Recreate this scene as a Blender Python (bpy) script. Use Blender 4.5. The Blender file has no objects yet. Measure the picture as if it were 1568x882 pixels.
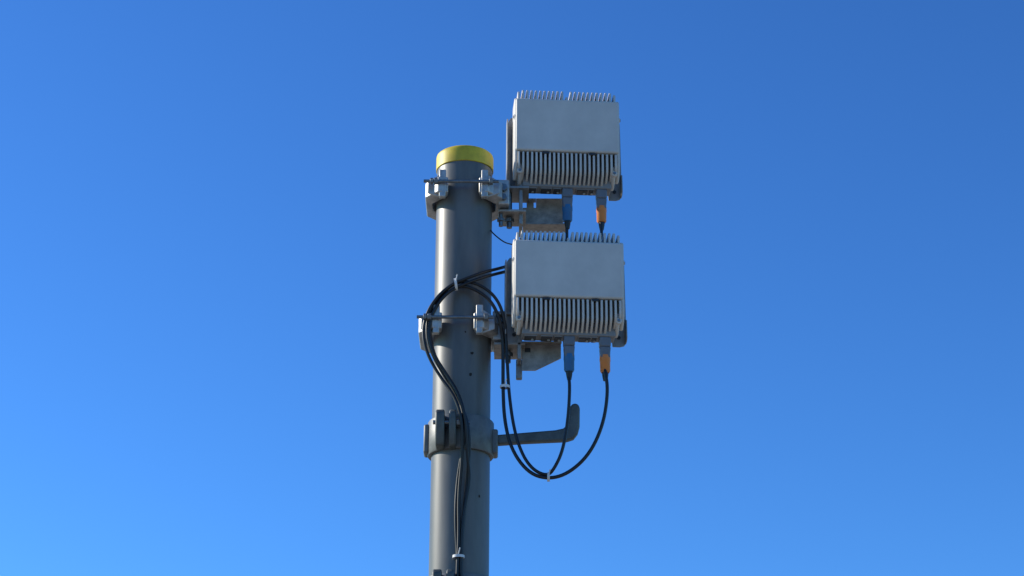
import bpy, bmesh, math, random
from mathutils import Vector, Matrix
random.seed(4)
R=math.radians
sc=bpy.context.scene
sc.view_settings.view_transform='Standard'
sc.view_settings.look='None'
sc.view_settings.exposure=0

# ------------------------------------------------------------ camera
cam=bpy.data.cameras.new('camera'); co=bpy.data.objects.new('camera',cam)
sc.collection.objects.link(co); sc.camera=co
co.matrix_world=Matrix.Translation((0.16,-6,1.6)) @ Matrix.Rotation(R(112),4,'X') @ Matrix.Rotation(0.0048,4,'Z')
cam.sensor_width=36; cam.lens=3030/1568*36
cam.clip_start=0.05; cam.clip_end=5000

# ------------------------------------------------------------ light
SUN_EL=R(28); S=Vector((-0.955,0.27,0)).normalized()
sdir=Vector((S.x*math.cos(SUN_EL),S.y*math.cos(SUN_EL),math.sin(SUN_EL)))
sl=bpy.data.lights.new('sun','SUN'); sl.energy=5; sl.angle=R(0.6); sl.color=(1,0.93,0.82)
so=bpy.data.objects.new('sun',sl); sc.collection.objects.link(so)
so.rotation_euler=sdir.to_track_quat('Z','Y').to_euler(); so.location=(-3,3,8)

w=bpy.data.worlds.new('World'); sc.world=w; w.use_nodes=True
nt=w.node_tree; bg=nt.nodes['Background']
sky=nt.nodes.new('ShaderNodeTexSky'); sky.sky_type='NISHITA'; sky.sun_disc=False
sky.sun_elevation=SUN_EL; sky.sun_rotation=math.atan2(S.x,S.y)
sky.air_density=1.0; sky.dust_density=0.2; sky.ozone_density=3.0
def vm(op,a,b):
    n=nt.nodes.new('ShaderNodeVectorMath'); n.operation=op
    nt.links.new(a,n.inputs[0]); n.inputs[1].default_value=b; return n.outputs[0]
K=0.12
x=vm('MULTIPLY',sky.outputs[0],(K,K,K))
g=nt.nodes.new('ShaderNodeGamma'); g.inputs[1].default_value=1.25; nt.links.new(x,g.inputs[0])
x=vm('MULTIPLY',g.outputs[0],(.60,1.20,1.84))
x=vm('MINIMUM',x,(1.3,1.3,1.3))
x=vm('MULTIPLY',x,(1/K,1/K,1/K))
nt.links.new(x,bg.inputs[0]); bg.inputs[1].default_value=K

# ------------------------------------------------------------ materials
def mat(name,col,rough=0.5,metal=0.0,var=0.12,scale=14,bump=0.0,col2=None,stretch=(1,1,1),coat=0):
    m=bpy.data.materials.new(name); m.use_nodes=True
    n=m.node_tree.nodes; l=m.node_tree.links; b=n['Principled BSDF']
    tc=n.new('ShaderNodeTexCoord'); mp=n.new('ShaderNodeMapping'); mp.inputs['Scale'].default_value=stretch
    nz=n.new('ShaderNodeTexNoise'); nz.inputs['Scale'].default_value=scale; nz.inputs['Detail'].default_value=6; nz.inputs['Roughness'].default_value=.65
    cr=n.new('ShaderNodeValToRGB')
    c2=col2 or tuple(c*(1-var*2) for c in col)
    cr.color_ramp.elements[0].position=.35; cr.color_ramp.elements[1].position=.68
    cr.color_ramp.elements[0].color=(*c2,1); cr.color_ramp.elements[1].color=(*[min(1,c*(1+var*.4)) for c in col],1)
    l.new(tc.outputs['Object'],mp.inputs['Vector']); l.new(mp.outputs[0],nz.inputs['Vector'])
    l.new(nz.outputs['Fac'],cr.inputs['Fac']); l.new(cr.outputs[0],b.inputs['Base Color'])
    mr=n.new('ShaderNodeMapRange'); mr.inputs['To Min'].default_value=max(0,rough-.08); mr.inputs['To Max'].default_value=min(1,rough+.08)
    l.new(nz.outputs['Fac'],mr.inputs['Value']); l.new(mr.outputs[0],b.inputs['Roughness'])
    b.inputs['Metallic'].default_value=metal
    if coat: b.inputs['Coat Weight'].default_value=coat
    if bump:
        bp=n.new('ShaderNodeBump'); bp.inputs['Strength'].default_value=bump; bp.inputs['Distance'].default_value=.002
        l.new(nz.outputs['Fac'],bp.inputs['Height']); l.new(bp.outputs[0],b.inputs['Normal'])
    return m
M_pole=mat('pole_paint',(.15,.15,.137),.42,0,.14,5,.15,stretch=(3,3,.6))
M_chip=mat('bare_rust',(.03,.022,.018),.8,0,.2,60)
M_cap=mat('yellow_plastic',(.76,.56,.03),.5,0,.16,16,.15)
M_unit=mat('unit_paint',(.66,.615,.545),.5,0,.07,7,.05)
M_dark=mat('port_black',(.03,.032,.035),.5,0,.1,20)
M_panel=mat('panel_grey',(.26,.255,.25),.5,0,.1,20)
M_galv=mat('galvanised_steel',(.54,.53,.50),.45,.5,.18,38,.15)
M_plate=mat('bracket_plate',(.34,.33,.31),.5,.5,.14,30,.1)
M_tan=mat('zinc_ground_bounce',(.44,.39,.33),.5,.45,.2,40,.15)  # galvanised plates, warm reflection of the ground put into the tan base colour
M_bolt=mat('bolt_steel',(.22,.24,.25),.4,.7,.15,60)
M_band=mat('band_paint',(.19,.20,.19),.5,.2,.18,18,.2)
M_lug=mat('lug_paint',(.12,.135,.125),.5,.2,.18,22,.2)
M_cable=mat('cable_rubber',(.012,.012,.013),.42,0,.1,30)
M_tie=mat('tie_nylon',(.75,.75,.72),.5,0,.05,30)
M_cong=mat('connector_grey',(.17,.18,.20),.45,0,.08,25)
M_blue=mat('connector_blue',(.02,.15,.33),.45,0,.08,25)
M_orange=mat('connector_orange',(.85,.25,.045),.45,0,.08,25)
M_ground=mat('ground_gravel',(.29,.26,.21),.9,0,.18,3,.4)

# ------------------------------------------------------------ helpers
def empty(name,loc=(0,0,0),rz=0):
    e=bpy.data.objects.new(name,None); e.empty_display_size=.1
    sc.collection.objects.link(e); e.location=loc; e.rotation_euler=(0,0,rz); return e
def finish(bm,name,m,parent,bev=0,smooth=True,seg=2):
    bmesh.ops.recalc_face_normals(bm,faces=bm.faces)
    me=bpy.data.meshes.new(name); bm.to_mesh(me); bm.free()
    ob=bpy.data.objects.new(name,me); sc.collection.objects.link(ob)
    me.materials.append(m)
    if parent: ob.parent=parent
    if bev:
        b=ob.modifiers.new('bevel','BEVEL'); b.width=bev; b.segments=seg; b.limit_method='ANGLE'; b.angle_limit=R(35)
    if smooth:
        for p in me.polygons: p.use_smooth=True
        try: me.set_sharp_from_angle(angle=R(38))
        except Exception: pass
    return ob
def add_box(bm,x0,x1,y0,y1,z0,z1):
    v=[bm.verts.new(p) for p in [(x0,y0,z0),(x1,y0,z0),(x1,y1,z0),(x0,y1,z0),(x0,y0,z1),(x1,y0,z1),(x1,y1,z1),(x0,y1,z1)]]
    for f in [(0,1,2,3),(4,5,6,7),(0,1,5,4),(1,2,6,5),(2,3,7,6),(3,0,4,7)]: bm.faces.new([v[i] for i in f])
def box(name,m,parent,x0,x1,y0,y1,z0,z1,bev=.002):
    bm=bmesh.new(); add_box(bm,x0,x1,y0,y1,z0,z1); return finish(bm,name,m,parent,bev)
def add_prism(bm,pts,axis,a0,a1):
    def P(p,a):
        if axis=='x': return (a,p[0],p[1])
        if axis=='y': return (p[0],a,p[1])
        return (p[0],p[1],a)
    A=[bm.verts.new(P(p,a0)) for p in pts]; B=[bm.verts.new(P(p,a1)) for p in pts]
    bm.faces.new(A); bm.faces.new(B[::-1]); n=len(pts)
    for i in range(n): bm.faces.new([A[i],A[(i+1)%n],B[(i+1)%n],B[i]])
def prism(name,m,parent,pts,axis,a0,a1,bev=.002):
    bm=bmesh.new(); add_prism(bm,pts,axis,a0,a1); return finish(bm,name,m,parent,bev)
def add_tube(bm,rings,n=24,rot=0):
    rs=[]
    d=(Vector(rings[-1][0])-Vector(rings[0][0])).normalized()
    u=d.orthogonal().normalized(); v=d.cross(u)
    for i,(c,r) in enumerate(rings):
        c=Vector(c)
        rs.append([bm.verts.new(c+(u*math.cos(rot+2*math.pi*k/n)+v*math.sin(rot+2*math.pi*k/n))*r) for k in range(n)])
    for a,b in zip(rs,rs[1:]):
        for k in range(n): bm.faces.new([a[k],a[(k+1)%n],b[(k+1)%n],b[k]])
    bm.faces.new(rs[0][::-1]); bm.faces.new(rs[-1])
def tube(name,m,parent,rings,n=24,bev=0,rot=0):
    bm=bmesh.new(); add_tube(bm,rings,n,rot); return finish(bm,name,m,parent,bev)
def rod(name,m,parent,p0,p1,r,n=14): return tube(name,m,parent,[(p0,r),(p1,r)],n)
def nut(name,parent,p,axis,r=.012,h=.010,m=None):
    a=Vector(axis).normalized()*h/2; p=Vector(p)
    return tube(name,m or M_bolt,parent,[(p-a,r),(p+a,r)],6,.0012)
def curve(name,m,parent,pts,r,res=6):
    cu=bpy.data.curves.new(name,'CURVE'); cu.dimensions='3D'; cu.bevel_depth=r; cu.bevel_resolution=4; cu.resolution_u=res; cu.use_fill_caps=True
    s=cu.splines.new('NURBS'); s.points.add(len(pts)-1)
    for q,p in zip(s.points,pts): q.co=(*p,1)
    s.order_u=3; s.use_endpoint_u=True
    ob=bpy.data.objects.new(name,cu); sc.collection.objects.link(ob); cu.materials.append(m)
    if parent: ob.parent=parent
    return ob

# ------------------------------------------------------------ ground
bm=bmesh.new(); bmesh.ops.create_grid(bm,x_segments=8,y_segments=8,size=2500)
finish(bm,'ground',M_ground,None,0,False)

# ------------------------------------------------------------ pole
pole=empty('steel_pole')
tube('shaft',M_pole,pole,[((0,0,.02),.0935),((0,0,2.5),.0935),((0,0,4.48),.0925)],96)
tube('base_plate',M_galv,pole,[((0,0,.004),.2),((0,0,.026),.2)],48,.003)
for k in range(6):
    a=k*math.pi/3; nut('base_nut',pole,(.155*math.cos(a),.155*math.sin(a),.036),(0,0,1),.018,.02)
cz=4.441; bm=bmesh.new()
prof=[(.0948,0),(.0960,.0015),(.0960,.046),(.0945,.053),(.089,.058),(.06,.061)]
add_tube(bm,[((0,0,cz+z),r) for r,z in prof],96)
finish(bm,'cap',M_cap,pole)
for cx,czz,wd,ht,sd in((.034,3.765,.0060,.0045,1),(.030,3.693,.004,.007,2),(.012,3.835,.003,.0035,3),(.062,3.30,.003,.005,4)):
    rr=random.Random(sd); bm=bmesh.new(); vs=[]
    rad=.0938
    for k in range(9):
        a=2*math.pi*k/9; q=.7+.5*rr.random()
        X=cx+wd*q*math.cos(a); vs.append(bm.verts.new((X,-math.sqrt(rad*rad-X*X),czz+ht*q*math.sin(a))))
    c=bm.verts.new((cx,-math.sqrt(rad*rad-cx*cx)-.0003,czz))
    for k in range(9): bm.faces.new([c,vs[k],vs[(k+1)%9]])
    finish(bm,'paint_chip',M_chip,pole)

# ------------------------------------------------------------ radio units
def radio_unit(name,loc,yaw,seed):
    E=empty(name,loc,yaw)
    bm=bmesh.new(); add_box(bm,-.173,.173,0,.024,-.194,0)
    finish(bm,'cover',M_unit,E,.007,seg=4)
    box('core',M_unit,E,-.163,.163,.062,.118,-.262,.024,.004)
    N=23; pitch=.01475
    bm=bmesh.new()
    for i in range(N):
        x=(i-(N-1)/2)*pitch; ax=abs(x)
        t=.043 if i!=11 else .022
        if i in(0,N-1): t=.036
        up=max(0,(ax-.118))*.45
        b0=-.276+up; b1=-.298+up*1.2
        pts=[(.016,-.004),(.018,t-.010),(.022,t-.002),(.028,t),(.105,t),(.112,t-.006),(.118,.01),
             (.118,b1+.006),(.112,b1),(.062,b1),(.045,b1+.004),(.012,b0),(.004,b0+.010),(.002,b0+.02),(.002,-.200),(.006,-.197),(.016,-.197)]
        add_prism(bm,pts,'x',x-.0035,x+.0035)
    finish(bm,'cooling_fins',M_unit,E,.0016)
    for s,nm in((-1,'cheek_a'),(1,'cheek_b')):
        pts=[(.012,.004),(.03,.012),(.10,.012),(.112,.0),(.112,-.235),(.100,-.262),(.06,-.280),(.035,-.270),(.016,-.250),(.008,-.225),(.008,-.01)]
        xa,xb=(s*.1655,s*.1765)
        prism(nm,M_unit,E,pts,'x',min(xa,xb),max(xa,xb),.004)
        tube('boss',M_unit,E,[((s*.168,.018,-.064),.011),((s*.179,.018,-.064),.009)],20,.002)
        rod('boss_screw',M_bolt,E,(s*.1785,.018,-.064),(s*.181,.018,-.064),.005)
        tube('boss_low',M_unit,E,[((s*.158,.014,-.262),.010),((s*.158,.03,-.262),.010)],20,.002)
        prism('lower_lug',M_unit,E,[(.02,-.235),(.05,-.235),(.09,-.28),(.085,-.296),(.06,-.296),(.02,-.268)],'x',min(s*.150,s*.162),max(s*.150,s*.162),.004)
        rod('lug_screw',M_bolt,E,(s*.158,.0105,-.262),(s*.158,.0145,-.262),.0045)
    for x in(-.072,.083): box('notch_block',M_dark,E,x-.011,x+.011,-.0006,.012,-.205,-.1965,.001)  # dark blocks standing for the notches below the cover
    box('connector_panel',M_panel,E,-.146,.152,.05,.112,-.303,-.258,.004)
    for x,wd in((-.118,.036),(-.066,.034),(-.03,.022),(.055,.036),(.085,.014)):
        box('port_frame',M_panel,E,x-wd/2-.003,x+wd/2+.003,.056,.100,-.3065,-.300,.001)
        box('port',M_dark,E,x-wd/2,x+wd/2,.060,.096,-.3095,-.303,.001)
        rod('port_screw',M_galv,E,(x+wd*.2,.078,-.3135),(x+wd*.2,.078,-.309),.0045)
    for x,mt,nm in((.005,M_blue,'blue'),(.119,M_orange,'orange')):
        y=.07
        bm=bmesh.new()
        for (z0,z1,a,b,c,d) in((-.302,-.335,.0185,.016,.0175,.016),(-.335,-.372,.0175,.016,.0145,.0145)):
            T=[bm.verts.new((x+sx*a,y+sy*b,z0)) for sx,sy in((-1,-1),(1,-1),(1,1),(-1,1))]
            B=[bm.verts.new((x+sx*c,y+sy*d,z1)) for sx,sy in((-1,-1),(1,-1),(1,1),(-1,1))]
            bm.faces.new(T); bm.faces.new(B[::-1])
            for k in range(4): bm.faces.new([T[k],T[(k+1)%4],B[(k+1)%4],B[k]])
        finish(bm,'plug_body_'+nm,M_cong,E,.004)
        tube('plug_ring_'+nm,mt,E,[((x,y,-.362),.0170),((x,y,-.380),.0176),((x,y,-.382),.0165),((x,y,-.414),.0162),((x,y,-.419),.013)],28)
        tube('plug_gland_'+nm,M_cable,E,[((x,y,-.417),.0105),((x,y,-.428),.010),((x,y,-.445),.007)],20)
    pl=[(-.188,-.02),(-.180,-.008),(.180,-.008),(.194,-.02),(.1965,-.20),(.1975,-.288),(.190,-.302),(.176,-.306),(.152,-.306),(.146,-.25),(-.134,-.25),(-.140,-.306),(-.182,-.306),(-.194,-.290),(-.194,-.04)]
    prism('back_plate',M_plate,E,pl,'y',.136,.141,.001)
    box('plate_flange_a',M_plate,E,-.196,-.192,.100,.140,-.285,-.03,.001)
    prism('plate_flange_b',M_plate,E,[(.105,-.225),(.14,-.21),(.14,-.296),(.115,-.296),(.100,-.285)],'x',.192,.196,.001)
    for sx in(-.165,.172): rod('ear_bolt',M_dark,E,(sx,.1335,-.275),(sx,.137,-.275),.006)
    for sx in(-.12,.12): box('standoff',M_plate,E,sx-.015,sx+.015,.112,.137,-.22,-.03,.002)
    return E
radio_unit('radio_unit',(.343,-.06,4.686),R(4),1)
radio_unit('radio_unit',(.341,-.20,4.107),R(4),2)

# ------------------------------------------------------------ pole clamps / mounting brackets
def clamp(name,z,dx,lower=False):
    E=empty(name,(dx,0,z))
    for s,nm in((-1,'jaw_far'),(1,'jaw_near')):
        pts=[(.050,-.122),(.082,-.128),(.127,-.075),(.127,.075),(.082,.128),(.050,.122),(.052,.088),(.104,.028),(.104,-.028),(.052,-.088)]
        prism(nm,M_galv,E,[(s*a,b) for a,b in pts],'z',-.034,.022,.004)
        for yy in(-.125,.105):
            box(nm+'_ear',M_galv,E,min(s*.058,s*.080),max(s*.058,s*.080),yy,yy+.020,-.050,.048,.003)
        prism(nm+'_rib',M_galv,E,[(s*.075,-.045),(s*.118,-.030),(s*.118,.012),(s*.075,.040)],'y',-.108,-.10,.002)
    for yy,nm in((-.135,'front'),(.125,'rear')):
        rod('threaded_rod_'+nm,M_bolt,E,(-.130,yy,0),(.115,yy,0),.0055)
        for xx in(-.090,.090): nut('nut',E,(xx,yy,0),(1,0,0),.0125,.012)
        nut('nut',E,(-.104,yy,0),(1,0,0),.0115,.010)
    return E
A=clamp('mounting_bracket',4.345,0)
box('hinge_block',M_galv,A,.112,.150,-.055,.075,-.045,.045,.004)
box('hinge_leaf_top',M_plate,A,.120,.215,-.02,.10,.030,.038,.001)
box('hinge_leaf_low',M_tan,A,.115,.205,-.03,.095,-.060,-.052,.001)
box('upright_leaf',M_plate,A,.182,.194,-.01,.105,-.095,.06,.002)
rod('hinge_pin',M_bolt,A,(.150,.02,-.098),(.150,.02,.06),.009)
nut('hinge_nut',A,(.150,.02,-.072),(0,0,1),.017,.014)
rod('pivot_bolt',M_bolt,A,(.122,-.01,-.105),(.122,-.01,-.05),.007)
nut('pivot_nut',A,(.122,-.01,-.082),(0,0,1),.013,.012)
nut('side_nut',A,(.130,-.062,.012),(0,1,0),.014,.014)
nut('side_nut',A,(.130,-.062,-.022),(0,1,0),.012,.012)
prism('gusset',M_tan,A,[(.195,.010),(.208,.010),(.208,.030),(.232,.030),(.232,.010),(.240,.010),(.240,.045),(.342,.045),(.342,-.035),(.315,-.054),(.195,-.054)],'y',.094,.100,.001)
box('gusset_top_strip',M_tan,A,.195,.2395,.0945,.0995,.0305,.045,.0006)
box('gusset_shelf',M_tan,A,.195,.345,.078,.150,-.058,-.053,.001)

B=clamp('mounting_bracket',3.869,-.012)
box('hinge_block',M_galv,B,.110,.150,-.065,.055,-.050,.050,.004)
box('hinge_leaf_top',M_plate,B,.120,.225,-.09,.04,.028,.036,.001)
box('hinge_leaf_low',M_tan,B,.115,.215,-.08,.06,-.072,-.064,.001)
box('upright_leaf',M_plate,B,.190,.202,-.08,.04,-.12,.06,.002)
rod('hinge_pin',M_bolt,B,(.160,-.02,-.112),(.160,-.02,.06),.009)
nut('hinge_nut',B,(.160,-.02,-.085),(0,0,1),.017,.014)
box('tilt_stop',M_plate,B,.186,.206,-.02,.0,-.165,-.10,.003)
nut('side_nut',B,(.130,-.072,.012),(0,1,0),.014,.014)
prism('gusset',M_tan,B,[(.205,-.050),(.330,-.050),(.330,-.104),(.248,-.146),(.205,-.146)],'y',-.044,-.038,.001)
box('gusset_shelf',M_tan,B,.205,.332,-.056,-.044,-.056,-.051,.001)
box('gusset_slot',M_dark,B,.214,.232,-.0455,-.0445,-.085,-.070,.0003)

# ------------------------------------------------------------ pole steps
def pole_step(name,z,rung_rot=0):
    E=empty(name,(0,0,z))
    bm=bmesh.new(); n=96; r0,r1,h=.0935,.105,.056
    rings=[]
    for r,zz in((r0,-h),(r1-.002,-h),(r1,-h+.003),(r1,h-.003),(r1-.002,h),(r0,h)):
        rings.append([bm.verts.new((r*math.cos(2*math.pi*k/n),r*math.sin(2*math.pi*k/n),zz)) for k in range(n)])
    for a,b in zip(rings,rings[1:]):
        for k in range(n): bm.faces.new([a[k],a[(k+1)%n],b[(k+1)%n],b[k]])
    finish(bm,'band',M_band,E)
    for x0,x1,nm in((-.076,-.048,'lug_a'),(-.034,-.012,'lug_b')):
        prism(nm,M_lug,E,[(-.085,-.060),(-.125,-.055),(-.150,-.01),(-.150,.045),(-.138,.058),(-.085,.052)],'x',x0,x1,.005)
    rod('clamp_bolt',M_bolt,E,(-.084,-.128,.018),(.030,-.128,.018),.007)
    nut('clamp_nut',E,(-.004,-.128,.018),(1,0,0),.015,.014)
    nut('clamp_nut',E,(.018,-.128,.018),(1,0,0),.013,.010)
    box('side_ear',M_band,E,.096,.118,-.03,.03,-.052,.030,.006)
    box('side_ear_b',M_band,E,-.117,-.098,-.03,.03,-.050,.045,.006)
    pts=[(.100,.014),(.20,.023),(.300,.032),(.325,.038),(.338,.050),(.345,.075),(.347,.110),(.354,.120),(.366,.122),(.375,.116),(.378,.104),
         (.377,.045),(.371,.022),(.357,.004),(.335,-.003),(.20,-.010),(.100,-.018)]
    r=prism('rung',M_lug,E,pts,'y',-.016,.012,.007)
    r.rotation_euler=(0,0,rung_rot)
    return E
pole_step('pole_step',3.502)
pole_step('pole_step',2.994,R(90))

# ------------------------------------------------------------ cables
C=empty('cable_bundle')
def cab(nm,xs,ys,r=.0052):
    pts=[(a/1000,y,3+b/1000) for (a,b),y in zip(xs,ys)]
    lx,ly,_=pts[-1]
    pts+=[(lx,ly,2.6),(lx+.01,ly,1.8),(lx-.005,ly,1.0),(lx,ly,.3),(lx,ly,.03)]
    curve(nm,M_cable,C,pts,r)
blue=[(338,700),(338,679),(343,640),(337,532),(320,426),(292,366),(271,347),(228,366),(194,418),(168,504),(152,625),(147,718),(142,807),(136,877),(112,940),(68,981),(15,1000),(-27,991),(-74,947),(-106,887),(-111,820),(-95,754),(-53,677),(-10,613),(13,541),(18,478),(5,410),(-7,332),(-11,228),(-3,104),(2,3)]
by=[-.13]*2+[-.14]*4+[-.13]*2+[-.12,-.11,-.1,-.1,-.1]+[-.12]*11+[-.14,-.14,-.12]+[-.1]*4
by=by[:len(blue)]+[-.1]*(len(blue)-len(by))
orange=[(453,700),(455,684),(462,619),(446,512),(403,416),(340,355),(279,334),(216,354),(162,430),(138,531),(133,645),(133,718),(132,807),(123,864),(98,925),(58,962),(9,984),(-33,972),(-76,928),(-100,864),(-100,798),(-76,721),(-32,651),(3,577),(26,509),(31,428),(24,332),(15,228),(5,104),(9,3)]
oy=[-.13]+[-.14]*6+[-.13,-.12,-.11,-.1,-.1,-.1]+[-.12]*10+[-.13,-.14,-.13]+[-.1]*4
oy=oy[:len(orange)]+[-.1]*(len(orange)-len(oy))
u=[(341,1262),(341,1246),(341,1183),(302,1140),(226,1119),(162,1099),(119,1060),(67,1030),(15,1005),(-37,982),(-82,937),(-114,878),(-123,812),(-105,739),(-60,663),(-14,594),(8,517),(9,407),(-2,287),(2,163),(-2,61),(-2,1)]
uy=[.01,.01,.01,.02,.0,-.02,-.08,-.12]+[-.13]*7+[-.15,-.15,-.13]+[-.11]*4
v=[(456,1262),(456,1247),(455,1172),(399,1117),(280,1096),(168,1081),(120,1044),(63,1011),(18,989),(-36,964),(-73,923),(-99,869),(-104,805),(-84,739),(-42,674),(-2,603),(20,517),(25,407),(34,339),(13,225),(9,102),(10,1)]
vy=[.01,.01,.01,.02,.01,-.02,-.08,-.12]+[-.13]*7+[-.15,-.15,-.13]+[-.11]*4
cab('cable_1',blue,by); cab('cable_2',orange,oy,.0056); cab('cable_3',u,uy); cab('cable_4',v,vy)
curve('thin_wire',M_cable,C,[(.080,.02,4.26),(.086,-.02,4.222),(.108,-.08,4.173),(.134,-.08,4.152),(.155,-.03,4.167),(.20,.0,4.17)],.0022)
def tie(loc,axis,r,nm='cable_tie'):
    bm=bmesh.new(); a=Vector(axis).normalized(); uu=a.orthogonal().normalized(); vv=a.cross(uu); n=24
    rg=[]
    for rr,h in((r,-.004),(r+.002,-.004),(r+.002,.004),(r,.004)):
        rg.append([bm.verts.new(Vector(loc)+a*h+(uu*math.cos(2*math.pi*k/n)+vv*math.sin(2*math.pi*k/n))*rr) for k in range(n)])
    for i in range(4):
        p,q=rg[i],rg[(i+1)%4]
        for k in range(n): bm.faces.new([p[k],p[(k+1)%n],q[(k+1)%n],q[k]])
    finish(bm,nm,M_tie,C)
    l=Vector(loc)
    rod('tie_tail',M_tie,C,l+Vector((0,-r,r*.2)),l+Vector((.005,-r-.008,r+.006)),.0018,8)
tie((-.020,-.125,2.985+1),(1,0,.15),.018)
tie((.139,-.105,3.646),(0,0,1),.0135)
tie((.275,-.138,3.342),(1,0,0),.0125)
tie((.001,-.105,3.098),(0,0,1),.0165)
